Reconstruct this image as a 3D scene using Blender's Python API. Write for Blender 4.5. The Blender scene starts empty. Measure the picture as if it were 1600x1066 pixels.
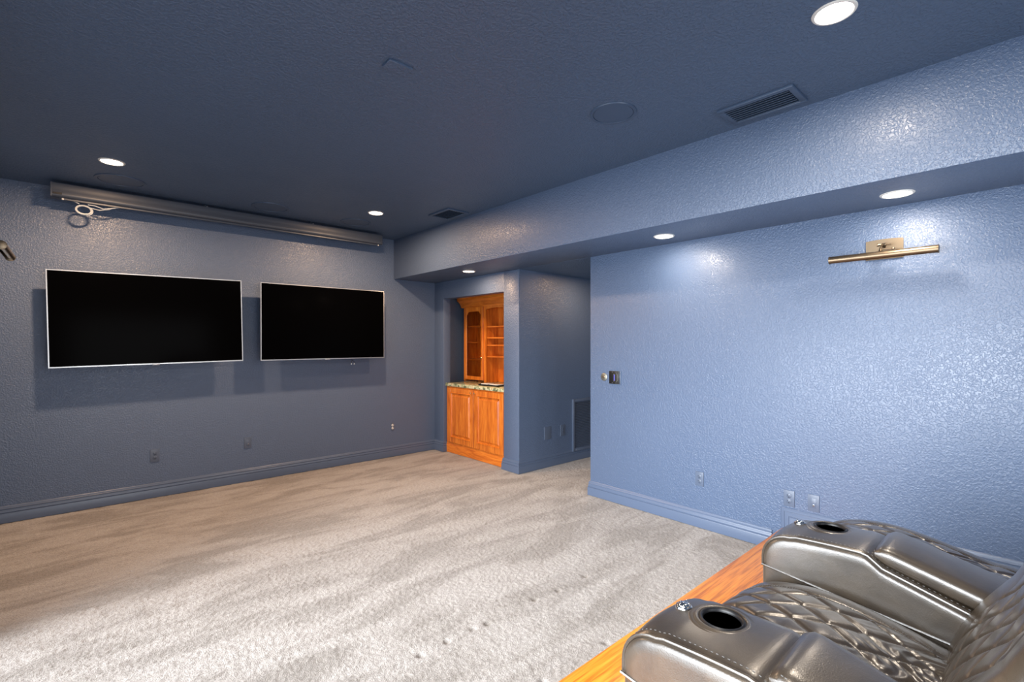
import bpy, bmesh, math, random
import numpy as np
from mathutils import Vector, Matrix
random.seed(4)
R = math.radians
scene = bpy.context.scene
COL = scene.collection

# ---------------------------------------------------------------- camera
cam_d = bpy.data.cameras.new('camera')
cam_d.sensor_width = 36.0
cam_d.lens = 756.0 / 1600.0 * 36.0
cam_d.shift_y = 4.0 / 1600.0
cam_d.clip_start = 0.02
cam = bpy.data.objects.new('camera', cam_d)
cam.location = (0, 0, 1.5)
cam.rotation_euler = (R(90), 0, R(-42))
COL.objects.link(cam)
scene.camera = cam

# ---------------------------------------------------------------- exposure, world, daylight
vs = scene.view_settings
vs.view_transform = 'Standard'
vs.look = 'None'
vs.gamma = 1.0
vs.use_curve_mapping = False
vs.exposure = 0.0
scene.display_settings.display_device = 'sRGB'

W = bpy.data.worlds.new('sky')
scene.world = W
W.use_nodes = True
bg = W.node_tree.nodes['Background']
bg.inputs[0].default_value = (0.72, 0.84, 1.0, 1)
bg.inputs[1].default_value = 1.2

def area(name, loc, rot, sx, sy, power, color, spread=180):
    l = bpy.data.lights.new(name, 'AREA')
    l.shape = 'RECTANGLE'; l.size = sx; l.size_y = sy
    l.energy = power; l.color = color; l.spread = R(spread)
    o = bpy.data.objects.new(name, l); COL.objects.link(o)
    o.location = loc; o.rotation_euler = rot
    return o
# daylight entering the tall opening in the left wall; the rear area is an added cool fill
DAY = (0.91, 0.955, 1.0)
area('daylight_left', (-0.70, 1.40, 1.10), (0, R(-75), 0), 2.1, 4.3, 160, DAY, 90)
area('fill_rear', (1.2, -3.16, 1.35), (R(90), 0, 0), 2.6, 1.5, 85, DAY)  # unseen fill added behind the camera to cool the front wall

# ---------------------------------------------------------------- materials
def mat(name, col, rough=0.5, metal=0.0, spec=0.5, bump=None, bdist=0.002, coat=0.0, emis=None, estr=0, detail=3.0, bstr=1.0):
    m = bpy.data.materials.new(name); m.use_nodes = True
    nt = m.node_tree; b = nt.nodes['Principled BSDF']
    b.inputs['Base Color'].default_value = (*col, 1)
    b.inputs['Roughness'].default_value = rough
    b.inputs['Metallic'].default_value = metal
    b.inputs['Specular IOR Level'].default_value = spec
    b.inputs['Coat Weight'].default_value = coat
    if emis:
        b.inputs['Emission Color'].default_value = (*emis, 1)
        b.inputs['Emission Strength'].default_value = estr
    if bump:
        tc = nt.nodes.new('ShaderNodeTexCoord')
        n = nt.nodes.new('ShaderNodeTexNoise')
        n.inputs['Scale'].default_value = bump; n.inputs['Detail'].default_value = detail
        bp = nt.nodes.new('ShaderNodeBump')
        bp.inputs['Strength'].default_value = bstr; bp.inputs['Distance'].default_value = bdist
        nt.links.new(tc.outputs['Object'], n.inputs['Vector'])
        nt.links.new(n.outputs['Fac'], bp.inputs['Height'])
        nt.links.new(bp.outputs['Normal'], b.inputs['Normal'])
    return m

def ramp(nt, src, stops):
    r = nt.nodes.new('ShaderNodeValToRGB')
    while len(r.color_ramp.elements) < len(stops): r.color_ramp.elements.new(0.5)
    for e, (p, c) in zip(r.color_ramp.elements, stops):
        e.position = p; e.color = (*c, 1)
    nt.links.new(src, r.inputs['Fac'])
    return r

def paint(name, col, rough, scale=82, dist=0.0026, mottled=True):
    """orange peel wall paint: blotchy raised droplets"""
    m = mat(name, col, rough, spec=0.8)
    nt = m.node_tree; b = nt.nodes['Principled BSDF']
    tc = nt.nodes.new('ShaderNodeTexCoord')
    n = nt.nodes.new('ShaderNodeTexNoise'); n.inputs['Scale'].default_value = scale
    n.inputs['Detail'].default_value = 2.0; n.inputs['Distortion'].default_value = 0.6
    nt.links.new(tc.outputs['Object'], n.inputs['Vector'])
    rr = ramp(nt, n.outputs['Fac'], [(0.42, (0, 0, 0)), (0.60, (1, 1, 1))])
    bp = nt.nodes.new('ShaderNodeBump'); bp.inputs['Strength'].default_value = 0.6
    bp.inputs['Distance'].default_value = dist
    nt.links.new(rr.outputs['Color'], bp.inputs['Height'])
    nt.links.new(bp.outputs['Normal'], b.inputs['Normal'])
    if mottled:   # uneven roller marks in the sheen
        n2 = nt.nodes.new('ShaderNodeTexNoise'); n2.inputs['Scale'].default_value = 1.6
        n2.inputs['Detail'].default_value = 4.0
        nt.links.new(tc.outputs['Object'], n2.inputs['Vector'])
        mr = nt.nodes.new('ShaderNodeMapRange')
        mr.inputs['From Min'].default_value = 0.3; mr.inputs['From Max'].default_value = 0.7
        mr.inputs['To Min'].default_value = rough - 0.05; mr.inputs['To Max'].default_value = rough + 0.06
        nt.links.new(n2.outputs['Fac'], mr.inputs['Value'])
        nt.links.new(mr.outputs['Result'], b.inputs['Roughness'])
    return m

def wood(name, c1, c2, c3, axis='Z', scale=6.0, rough=0.35, stretch=0.10):
    m = mat(name, c2, rough, coat=0.1)
    nt = m.node_tree; b = nt.nodes['Principled BSDF']
    tc = nt.nodes.new('ShaderNodeTexCoord'); mp = nt.nodes.new('ShaderNodeMapping')
    sc = [1, 1, 1]; sc['XYZ'.index(axis)] = stretch
    mp.inputs['Scale'].default_value = sc
    n = nt.nodes.new('ShaderNodeTexNoise'); n.inputs['Scale'].default_value = scale * 3
    n.inputs['Detail'].default_value = 6; n.inputs['Distortion'].default_value = 1.2
    n3 = nt.nodes.new('ShaderNodeTexNoise'); n3.inputs['Scale'].default_value = scale * 14
    n3.inputs['Detail'].default_value = 3
    nt.links.new(tc.outputs['Object'], mp.inputs['Vector'])
    nt.links.new(mp.outputs['Vector'], n.inputs['Vector'])
    nt.links.new(mp.outputs['Vector'], n3.inputs['Vector'])
    ad = nt.nodes.new('ShaderNodeMix'); ad.data_type = 'FLOAT'; ad.inputs[0].default_value = 0.35
    nt.links.new(n.outputs['Fac'], ad.inputs[2]); nt.links.new(n3.outputs['Fac'], ad.inputs[3])
    r = ramp(nt, ad.outputs[0], [(0.36, c1), (0.5, c2), (0.64, c3)])
    nt.links.new(r.outputs['Color'], b.inputs['Base Color'])
    bp = nt.nodes.new('ShaderNodeBump'); bp.inputs['Strength'].default_value = 0.15
    bp.inputs['Distance'].default_value = 0.001
    nt.links.new(ad.outputs[0], bp.inputs['Height']); nt.links.new(bp.outputs['Normal'], b.inputs['Normal'])
    return m

BLUE = (0.088, 0.132, 0.224)
M = {}
M['wall'] = paint('blue_wall_paint', BLUE, 0.39)
M['ceiling'] = paint('blue_ceiling_paint', (0.068, 0.112, 0.194), 0.44, scale=62, dist=0.004)
M['trim'] = mat('blue_trim_paint', (0.092, 0.128, 0.205), 0.30, bump=9, bdist=0.0006)
M['plate'] = mat('blue_plate_paint', (0.090, 0.120, 0.182), 0.34, bump=60, bdist=0.0004)
M['fitting'] = mat('ceiling_fitting_paint', (0.058, 0.092, 0.158), 0.38)
M['screen_case'] = mat('blue_metal_paint', (0.046, 0.060, 0.088), 0.42)
M['black'] = mat('black_plastic', (0.006, 0.006, 0.007), 0.4)
M['void'] = mat('dark_cavity', (0.006, 0.009, 0.014), 0.9)
M['tv'] = mat('tv_glass', (0.0010, 0.0010, 0.0012), 0.14, spec=0.006)
M['silver'] = mat('brushed_silver', (0.62, 0.62, 0.62), 0.33, metal=0.9)
M['pewter'] = mat('pewter', (0.22, 0.22, 0.19), 0.45, metal=0.8)
M['chrome'] = mat('chrome', (0.85, 0.84, 0.80), 0.10, metal=1.0)
M['brass'] = mat('antique_brass', (0.20, 0.150, 0.10), 0.36, metal=0.95)
M['white'] = mat('white_plastic', (0.80, 0.80, 0.78), 0.4)
M['cable_white'] = mat('white_cable', (0.62, 0.66, 0.68), 0.45)
M['trimring'] = mat('white_trim_ring', (0.75, 0.74, 0.70), 0.4)
M['gold'] = mat('brass_knob', (0.75, 0.56, 0.28), 0.25, metal=1.0)
M['indigo'] = mat('indigo_display', (0.05, 0.05, 0.2), 0.3, emis=(0.22, 0.22, 0.9), estr=0.5)
M['wood'] = wood('cherry_wood', (0.46, 0.105, 0.010), (0.66, 0.180, 0.018), (0.80, 0.27, 0.034))
M['woodh'] = wood('cherry_wood_crosswise', (0.46, 0.105, 0.010), (0.66, 0.180, 0.018), (0.80, 0.27, 0.034), axis='Y')
M['oak'] = wood('orange_oak', (0.46, 0.12, 0.010), (0.80, 0.26, 0.022), (0.92, 0.36, 0.04), axis='X', scale=10, rough=0.3, stretch=0.05)

def granite():
    m = mat('granite', (0.6, 0.6, 0.4), 0.12)
    nt = m.node_tree; b = nt.nodes['Principled BSDF']
    tc = nt.nodes.new('ShaderNodeTexCoord')
    n = nt.nodes.new('ShaderNodeTexNoise'); n.inputs['Scale'].default_value = 22; n.inputs['Detail'].default_value = 5
    nt.links.new(tc.outputs['Object'], n.inputs['Vector'])
    r = ramp(nt, n.outputs['Fac'], [(0.34, (0.09, 0.10, 0.05)), (0.45, (0.38, 0.42, 0.24)), (0.56, (0.72, 0.70, 0.46)), (0.70, (0.46, 0.30, 0.14))])
    nt.links.new(r.outputs['Color'], b.inputs['Base Color'])
    return m
M['granite'] = granite()

def carpet():
    m = mat('greige_carpet', (0.5, 0.46, 0.42), 0.95, spec=0.1)
    nt = m.node_tree; b = nt.nodes['Principled BSDF']
    b.inputs['Sheen Weight'].default_value = 0.25
    tc = nt.nodes.new('ShaderNodeTexCoord')
    mp = nt.nodes.new('ShaderNodeMapping'); mp.inputs['Scale'].default_value = (0.45, 1.5, 1); mp.inputs['Rotation'].default_value = (0, 0, R(-8))
    n = nt.nodes.new('ShaderNodeTexNoise'); n.inputs['Scale'].default_value = 2.3; n.inputs['Detail'].default_value = 7; n.inputs['Roughness'].default_value = 0.62
    n.inputs['Distortion'].default_value = 0.8
    nt.links.new(tc.outputs['Object'], mp.inputs['Vector']); nt.links.new(mp.outputs['Vector'], n.inputs['Vector'])
    r = ramp(nt, n.outputs['Fac'], [(0.42, (0.265, 0.240, 0.216)), (0.50, (0.345, 0.318, 0.294)), (0.58, (0.39, 0.364, 0.342))])
    n2 = nt.nodes.new('ShaderNodeTexNoise'); n2.inputs['Scale'].default_value = 160; n2.inputs['Detail'].default_value = 3
    nt.links.new(tc.outputs['Object'], n2.inputs['Vector'])
    r2 = ramp(nt, n2.outputs['Fac'], [(0.30, (0.55, 0.54, 0.53)), (0.62, (1.12, 1.12, 1.12))])
    mx = nt.nodes.new('ShaderNodeMix'); mx.data_type = 'RGBA'; mx.blend_type = 'MULTIPLY'; mx.inputs[0].default_value = 0.8
    nt.links.new(r.outputs['Color'], mx.inputs[6]); nt.links.new(r2.outputs['Color'], mx.inputs[7])
    nt.links.new(mx.outputs[2], b.inputs['Base Color'])
    bp = nt.nodes.new('ShaderNodeBump'); bp.inputs['Strength'].default_value = 0.8; bp.inputs['Distance'].default_value = 0.006
    nt.links.new(n2.outputs['Fac'], bp.inputs['Height']); nt.links.new(bp.outputs['Normal'], b.inputs['Normal'])
    return m
M['carpet'] = carpet()

def leather():
    m = mat('bronze_black_leather', (0.075, 0.062, 0.05), 0.32, metal=0.0, spec=1.0, coat=0.5)
    nt = m.node_tree; b = nt.nodes['Principled BSDF']
    b.inputs['Metallic'].default_value = 0.08; b.inputs['Coat Roughness'].default_value = 0.28
    tc = nt.nodes.new('ShaderNodeTexCoord')
    v = nt.nodes.new('ShaderNodeTexVoronoi'); v.inputs['Scale'].default_value = 330
    n = nt.nodes.new('ShaderNodeTexNoise'); n.inputs['Scale'].default_value = 14; n.inputs['Detail'].default_value = 4
    n.inputs['Distortion'].default_value = 0.5
    for k in (v, n): nt.links.new(tc.outputs['Object'], k.inputs['Vector'])
    b1 = nt.nodes.new('ShaderNodeBump'); b1.inputs['Strength'].default_value = 0.25; b1.inputs['Distance'].default_value = 0.0008
    b2 = nt.nodes.new('ShaderNodeBump'); b2.inputs['Strength'].default_value = 0.35; b2.inputs['Distance'].default_value = 0.003
    nt.links.new(v.outputs['Distance'], b1.inputs['Height']); nt.links.new(n.outputs['Fac'], b2.inputs['Height'])
    nt.links.new(b2.outputs['Normal'], b1.inputs['Normal']); nt.links.new(b1.outputs['Normal'], b.inputs['Normal'])
    r = ramp(nt, n.outputs['Fac'], [(0.35, (0.034, 0.025, 0.017)), (0.65, (0.054, 0.039, 0.025))])
    nt.links.new(r.outputs['Color'], b.inputs['Base Color'])
    return m
M['leather'] = leather()
M['thread'] = mat('grey_thread', (0.10, 0.095, 0.09), 0.6)

# ---------------------------------------------------------------- helpers
ORG = {}
def thing(name, loc=(0, 0, 0), label=None, cat=None, group=None, rot=(0, 0, 0)):
    o = bpy.data.objects.new(name, None); COL.objects.link(o)
    o.location = loc; o.rotation_euler = rot; o.empty_display_size = 0.05
    ORG[o] = Vector(loc)
    tag(o, label, cat, group)
    return o
def tag(o, label=None, cat=None, group=None):
    if label: o['label'] = label
    if cat: o['category'] = cat
    if group: o['group'] = group
    return o
def struct(o): o['kind'] = 'structure'; return o

def finish(name, bm, m, parent=None, smooth=False, angle=40):
    """bm is in room coordinates; link it as one object, under parent or with its own origin"""
    if parent is not None:
        org = ORG[parent]
    else:
        xs = [v.co for v in bm.verts]
        lo = Vector([min(c[i] for c in xs) for i in range(3)]); hi = Vector([max(c[i] for c in xs) for i in range(3)])
        org = Vector(((lo.x + hi.x) / 2, (lo.y + hi.y) / 2, lo.z))
    bmesh.ops.translate(bm, verts=bm.verts, vec=-org)
    bmesh.ops.recalc_face_normals(bm, faces=bm.faces)
    me = bpy.data.meshes.new(name); bm.to_mesh(me); bm.free()
    if smooth:
        me.polygons.foreach_set('use_smooth', [True] * len(me.polygons))
        me.set_sharp_from_angle(angle=R(angle))
    me.materials.append(m if not isinstance(m, str) else M[m])
    o = bpy.data.objects.new(name, me); COL.objects.link(o)
    if parent is not None: o.parent = parent; ORG[o] = org
    else: o.location = org; ORG[o] = org
    return o

def nb(): return bmesh.new()
def add_box(bm, x0, x1, y0, y1, z0, z1, bev=0.0, seg=2, mtx=None):
    ret = bmesh.ops.create_cube(bm, size=1.0)
    vs_ = ret['verts']
    bmesh.ops.scale(bm, vec=(x1 - x0, y1 - y0, z1 - z0), verts=vs_)
    bmesh.ops.translate(bm, vec=((x0 + x1) / 2, (y0 + y1) / 2, (z0 + z1) / 2), verts=vs_)
    if bev:
        es = list({e for v in vs_ for e in v.link_edges})
        r = bmesh.ops.bevel(bm, geom=es, offset=bev, segments=seg, affect='EDGES', profile=0.5)
        vs_ = list({v for f in r['faces'] for v in f.verts} | {v for v in vs_ if v.is_valid})
    if mtx is not None: bmesh.ops.transform(bm, matrix=mtx, verts=vs_)
    return vs_
def box(name, x0, x1, y0, y1, z0, z1, m, parent=None, bev=0.0, seg=2, smooth=False):
    bm = nb(); add_box(bm, x0, x1, y0, y1, z0, z1, bev, seg)
    return finish(name, bm, m, parent, smooth=smooth or bev > 0)

def add_tube(bm, pts, rad, n=8, caps=True, closed=False):
    pts = [Vector(p) for p in pts]; rings = []
    N = len(pts)
    up = Vector((0, 0, 1))
    for i, p in enumerate(pts):
        a = pts[(i - 1) % N] if (closed or i > 0) else p
        b = pts[(i + 1) % N] if (closed or i < N - 1) else p
        t = (b - a).normalized()
        u = t.cross(up)
        if u.length < 1e-3: u = t.cross(Vector((0, 1, 0)))
        u.normalize(); w = t.cross(u)
        r = rad[i] if isinstance(rad, (list, tuple)) else rad
        rings.append([bm.verts.new(p + (u * math.cos(2 * math.pi * k / n) + w * math.sin(2 * math.pi * k / n)) * r) for k in range(n)])
    M_ = N if closed else N - 1
    for i in range(M_):
        A, B = rings[i], rings[(i + 1) % N]
        for k in range(n): bm.faces.new((A[k], A[(k + 1) % n], B[(k + 1) % n], B[k]))
    if caps and not closed:
        bm.faces.new(rings[0][::-1]); bm.faces.new(rings[-1])
def tube(name, pts, rad, m, parent=None, n=8, closed=False):
    bm = nb(); add_tube(bm, pts, rad, n, closed=closed)
    return finish(name, bm, m, parent, smooth=True)

def add_lathe(bm, prof, c, axis='Z', n=32):
    """prof: (r, h) list; h runs along axis from c"""
    c = Vector(c); rings = []
    for r, h in prof:
        ring = []
        for k in range(n):
            a = 2 * math.pi * k / n; p, q = r * math.cos(a), r * math.sin(a)
            v = {'Z': (p, q, h), 'X': (h, p, q), 'Y': (p, h, q)}[axis]
            ring.append(bm.verts.new(c + Vector(v)))
        rings.append(ring)
    for A, B in zip(rings, rings[1:]):
        for k in range(n): bm.faces.new((A[k], A[(k + 1) % n], B[(k + 1) % n], B[k]))
    if prof[0][0] > 1e-6: bm.faces.new(rings[0])
    if prof[-1][0] > 1e-6: bm.faces.new(rings[-1])
    bmesh.ops.remove_doubles(bm, verts=bm.verts, dist=1e-6)
def lathe(name, prof, c, m, parent=None, axis='Z', n=32, angle=40):
    bm = nb(); add_lathe(bm, prof, c, axis, n)
    return finish(name, bm, m, parent, smooth=True, angle=angle)

def add_prism(bm, poly, a0, a1, axis='X'):
    """poly: 2D points in the two other axes (X: y,z; Y: x,z; Z: x,y)"""
    def P(p, a): return {'X': (a, p[0], p[1]), 'Y': (p[0], a, p[1]), 'Z': (p[0], p[1], a)}[axis]
    A = [bm.verts.new(P(p, a0)) for p in poly]; B = [bm.verts.new(P(p, a1)) for p in poly]
    n = len(poly)
    for k in range(n): bm.faces.new((A[k], A[(k + 1) % n], B[(k + 1) % n], B[k]))
    fa = bm.faces.new(A[::-1]); fb = bm.faces.new(B)
    return fa, fb, A, B
def prism(name, poly, a0, a1, m, parent=None, axis='X', smooth=True, angle=35):
    bm = nb(); add_prism(bm, poly, a0, a1, axis)
    return finish(name, bm, m, parent, smooth=smooth, angle=angle)
def panel(name, x0, x1, y0, y1, z0, z1, m, parent=None, axis='Y', inset=0.015, depth=0.008):
    """box whose face at (x0|y0) is bevelled to a raised field; used for plates"""
    return box(name, x0, x1, y0, y1, z0, z1, m, parent, bev=min(inset, depth), seg=1)

def sweep(name, path, prof, m, parent=None, angle=35):
    """prof (out, z) swept along a path of (x, y, nx, ny) mitre points; out along mitre normal"""
    bm = nb(); rings = []
    for x, y, nx, ny in path:
        rings.append([bm.verts.new((x + nx * o, y + ny * o, z)) for o, z in prof])
    n = len(prof)
    for A, B in zip(rings, rings[1:]):
        for k in range(n): bm.faces.new((A[k], A[(k + 1) % n], B[(k + 1) % n], B[k]))
    bm.faces.new(rings[0]); bm.faces.new(rings[-1])
    return finish(name, bm, m, parent, smooth=True, angle=angle)

# ---------------------------------------------------------------- room shell
XL, XR, YT = -0.5, 3.79, 5.85
ZC, ZS, XS = 2.88, 2.358, 3.146
YB = -3.0

def carpet_mesh():
    x0, x1, y0, y1 = XL - 0.1, 6.0, 1.20, YT + 0.02
    nx, ny = 900, 640
    rng = np.random.default_rng(3)
    xs = np.linspace(x0, x1, nx); ys = np.linspace(y0, y1, ny)
    h = rng.normal(0, 1, (ny, nx))
    def blur(a, k):
        for _ in range(k):
            a = (a + np.roll(a, 1, 0) + np.roll(a, -1, 0) + np.roll(a, 1, 1) + np.roll(a, -1, 1)) / 5
        return a
    fine = h * .55 + blur(h, 1) / blur(h, 1).std() * .8; fine /= fine.std()
    mid = blur(rng.normal(0, 1, (ny, nx)), 25); mid /= mid.std()
    X_, Y_ = np.meshgrid(xs, ys)
    Z_ = fine * 0.0012 + mid * 0.0006 - 0.004
    for dx, dy in [(1.235, 2.03), (1.39, 2.035), (1.555, 2.035), (1.64, 2.02), (2.0, 2.025), (2.18, 2.0), (1.545, 1.51), (1.98, 1.49), (2.45, 2.01)]:
        Z_ -= 0.020 * np.exp(-((X_ - dx) ** 2 + (Y_ - dy) ** 2) / (2 * 0.011 ** 2))
    co = np.stack([X_, Y_, Z_], -1).reshape(-1, 3).astype(np.float32)
    idx = np.arange(nx * ny).reshape(ny, nx)
    f = np.stack([idx[:-1, :-1], idx[:-1, 1:], idx[1:, 1:], idx[1:, :-1]], -1).reshape(-1, 4).astype(np.int32)
    me = bpy.data.meshes.new('floor')
    me.vertices.add(len(co)); me.vertices.foreach_set('co', co.ravel())
    me.loops.add(f.size); me.loops.foreach_set('vertex_index', f.ravel())
    me.polygons.add(len(f)); me.polygons.foreach_set('loop_start', np.arange(0, f.size, 4, dtype=np.int32))
    me.polygons.foreach_set('use_smooth', np.ones(len(f), bool))
    me.update(calc_edges=True); me.validate()
    me.materials.append(M['carpet'])
    o = bpy.data.objects.new('floor', me); COL.objects.link(o)
    return o
struct(carpet_mesh())
struct(box('floor', XL - 0.1, 6.0, YB - 0.1, YT + 0.1, -0.14, -0.04, 'carpet'))

# ceiling: main, and the lower one over the hall
struct(box('ceiling', XL - 0.12, XS + 0.02, YB - 0.12, YT + 0.12, ZC, ZC + 0.1, 'ceiling'))
struct(box('wall_soffit', XS, XR + 0.0, YB - 0.1, YT + 0.1, ZS, ZC + 0.1, 'wall', bev=0.006))
struct(box('ceiling', XR, 6.1, YB, YT + 0.1, ZS, ZS + 0.1, 'ceiling'))

struct(box('wall_front', XL - 0.12, 4.62, YT, YT + 0.12, -0.05, ZC + 0.1, 'wall'))
struct(box('wall_right', XR, XR + 0.14, YB, 3.05, -0.05, ZS + 0.01, 'wall', bev=0.008))
struct(box('wall_hall_near', XR + 0.1, 6.0, 2.93, 3.04, -0.05, ZS + 0.01, 'wall'))
struct(box('wall_hall_end', XR + 0.009, 6.0, 4.0893, 4.20, -0.05, ZS + 0.01, 'wall'))
struct(box('wall_hall_right', 6.0, 6.1, 2.9, 4.2, -0.05, ZS + 0.01, 'wall'))
# wall with the cabinet recess
bm = nb()
add_box(bm, XR, XR + 0.115, 5.63, YT + 0.01, -0.05, ZS + 0.01, 0.005)
add_box(bm, XR, XR + 0.115, 4.09, 4.36, -0.05, ZS + 0.01, 0.008)
add_box(bm, XR + 0.001, XR + 0.114, 4.35, 5.64, 2.122, ZS + 0.01)
struct(finish('wall_alcove', bm, 'wall', smooth=True))
struct(box('wall_alcove_back', 4.50, 4.60, 4.1, YT + 0.02, -0.05, ZS + 0.01, 'wall'))
# left wall with a wide opening to daylight, back wall with a gap for the added rear fill
bm = nb()
OY0, OY1, OZ1 = -0.75, 3.55, 2.15
add_box(bm, XL - 0.12, XL, OY1, YT + 0.05, -0.05, ZC + 0.02)
add_box(bm, XL - 0.12, XL, YB - 0.1, OY0, -0.05, ZC + 0.02)
add_box(bm, XL - 0.12, XL, OY0, OY1, OZ1, ZC + 0.02)
struct(finish('wall_left', bm, 'wall'))
bm = nb()
for a in ((XL - 0.1, -0.1, -0.05, ZC + 0.02), (2.5, XR + 0.1, -0.05, ZC + 0.02), (-0.1, 2.5, 2.1, ZC + 0.02), (-0.1, 2.5, -0.05, 0.6)):
    add_box(bm, a[0], a[1], YB - 0.12, YB, a[2], a[3])
struct(finish('wall_back', bm, 'wall'))
# casing of the left opening
bm = nb()
add_box(bm, XL - 0.02, XL + 0.018, OY1, OY1 + 0.09, 0, OZ1 + 0.09, 0.004)
add_box(bm, XL - 0.02, XL + 0.018, OY0 - 0.09, OY0, 0, OZ1 + 0.09, 0.004)
add_box(bm, XL - 0.02, XL + 0.018, OY0, OY1, OZ1, OZ1 + 0.09, 0.004)
struct(finish('trim_1', bm, 'trim', smooth=True))

# baseboards: flat foot, two coves and a bead
BP = [(0, 0), (0.019, 0), (0.019, 0.072), (0.017, 0.078), (0.0125, 0.080), (0.0125, 0.084), (0.0155, 0.086), (0.0155, 0.094),
      (0.0125, 0.100), (0.009, 0.108), (0.008, 0.112), (0.0125, 0.114), (0.0125, 0.119), (0.009, 0.123), (0.007, 0.133), (0.004, 0.138), (0, 0.140)]
def base(name, path): return struct(sweep(name, path, BP, 'trim'))
base('baseboard_front', [(XL, YT, 1, -1), (XR, YT, -1, -1)])
base('baseboard_alcove', [(XR, YT, -1, -1), (XR, 5.63, -1, -1), (XR + 0.05, 5.63, 0, -1)])
base('baseboard_corner', [(XR + 0.05, 4.36, 0, 1), (XR, 4.36, -1, 1), (XR, 4.09, -1, -1), (6.0, 4.09, 0, -1)])
base('baseboard_right', [(XR + 0.14, 3.05, 0, 1), (XR, 3.05, -1, 1), (XR, 1.36, -1, 0)])
base('baseboard_left', [(XL, OY1 + 0.09, 1, 0), (XL, YT, 1, -1)])
# raised baseboard over the platform, its end mitred down the wall
PZ = 0.18
YP = 1.30
bm = nb()
zt = 0.323; ht = 0.140
def ringp(y0, z0, dy, dz): return [bm.verts.new((XR - o, y0 + dy * (0.140 - h), z0 + dz * (0.140 - h))) for o, h in BP]
r1 = ringp(-3.0, zt, 0, -1); r2 = ringp(YP, zt, -1, -1); r3 = ringp(YP, 0.0, -1, 0)
for A, B in ((r1, r2), (r2, r3)):
    for k in range(len(BP)): bm.faces.new((A[k], A[(k + 1) % len(BP)], B[(k + 1) % len(BP)], B[k]))
bm.faces.new(r1); bm.faces.new(r3)
struct(finish('baseboard_platform', bm, 'trim', smooth=True, angle=35))

# ---------------------------------------------------------------- seating platform
plat = thing('platform', (1.6, 0.0, 0.0), 'low carpeted seating platform with an orange oak edge under the recliners', 'platform')
box('riser', XL + .004, XR - 0.03, YB + .004, 1.262, -0.01, PZ - 0.03, 'trim', plat)
box('platform_carpet', XL + .004, XR - 0.022, YB + .004, 0.90, PZ - 0.03, PZ + 0.004, 'carpet', plat)
box('wood_board', XL + .004, XR - 0.022, 0.90, 1.073, PZ - 0.028, PZ, 'oak', plat, bev=0.001)
box('wood_nosing', XL + .004, XR - 0.022, 1.075, 1.285, PZ - 0.028, PZ, 'oak', plat, bev=0.006)

# ---------------------------------------------------------------- recessed lights and ceiling fittings
def can(x, y, z, label, color, power, group, glow):
    t = thing('recessed_light', (x, y, z), label, 'ceiling light', group)
    lathe('trim_ring', [(0.066, -0.002), (0.070, -0.006), (0.078, -0.005), (0.082, 0.0), (0.066, 0.004)], (x, y, z), 'trimring', t)
    m = mat('lamp_lens', (0.9, 0.9, 0.9), 0.5, emis=tuple(c ** .5 for c in color), estr=glow)
    lathe('lens', [(0.0, -0.0035), (0.066, -0.0025), (0.066, 0.002), (0, 0.002)], (x, y, z), m, t)
    l = bpy.data.lights.new('recessed_lamp', 'AREA')
    l.shape = 'DISK'; l.size = 0.11; l.energy = power * 0.42; l.color = color
    o = bpy.data.objects.new('recessed_lamp', l); COL.objects.link(o)
    o.location = (x, y, z - 0.012)
    return t
WARM = (1.0, 0.65, 0.40); NEUT = (1.0, 0.86, 0.70)
G1 = 'recessed lights in the main ceiling'; G2 = 'recessed lights under the soffit'
can(0.20, 4.76, ZC, 'warm recessed ceiling light above the left end of the projection screen case', WARM, 120, G1, 14)
can(2.35, 4.76, ZC, 'warm recessed ceiling light beside the right end of the projection screen case', WARM, 120, G1, 14)
can(2.346, 0.60, ZC, 'big white recessed ceiling light at the top edge near the large vent', NEUT, 60, G1, 14)
can(0.20, 0.60, ZC, 'recessed ceiling light above the viewer, outside the picture', NEUT, 40, G1, 14)
can(3.46, 4.61, ZS, 'warm recessed soffit light in front of the wooden cabinet alcove', WARM, 26, G2, 12)
can(3.49, 2.06, ZS, 'middle soffit light above the near corner of the right wall', NEUT, 17, G2, 12)
can(3.497, 0.584, ZS, 'soffit light above the brass picture light', NEUT, 17, G2, 12)

can(4.66, 3.57, ZS, 'warm recessed hall light hidden behind the corner of the right wall', WARM, 26, G2, 12)

def speaker(x, y, r, label):
    t = thing('ceiling_speaker', (x, y, ZC), label, 'speaker', 'round painted ceiling speakers')
    lathe('speaker_rim', [(r * 0.86, -0.001), (r * 0.87, -0.007), (r * 0.98, -0.007), (r, -0.002), (r, 0.002), (r * 0.86, 0.002)], (x, y, ZC), 'fitting', t, n=48)
    lathe('grille', [(0.0, -0.007), (r * 0.5, -0.0065), (r * 0.84, -0.005), (r * 0.85, 0.002), (0, 0.002)], (x, y, ZC), 'fitting', t, n=48)
speaker(2.389, 1.748, 0.138, 'round painted ceiling speaker left of the large air vent')
speaker(0.28, 5.26, 0.175, 'round painted ceiling speaker behind the left warm ceiling light')
speaker(1.46, 5.27, 0.175, 'round painted ceiling speaker above the middle of the projection screen case')
speaker(2.36, 5.28, 0.165, 'round painted ceiling speaker behind the right warm ceiling light')

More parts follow.
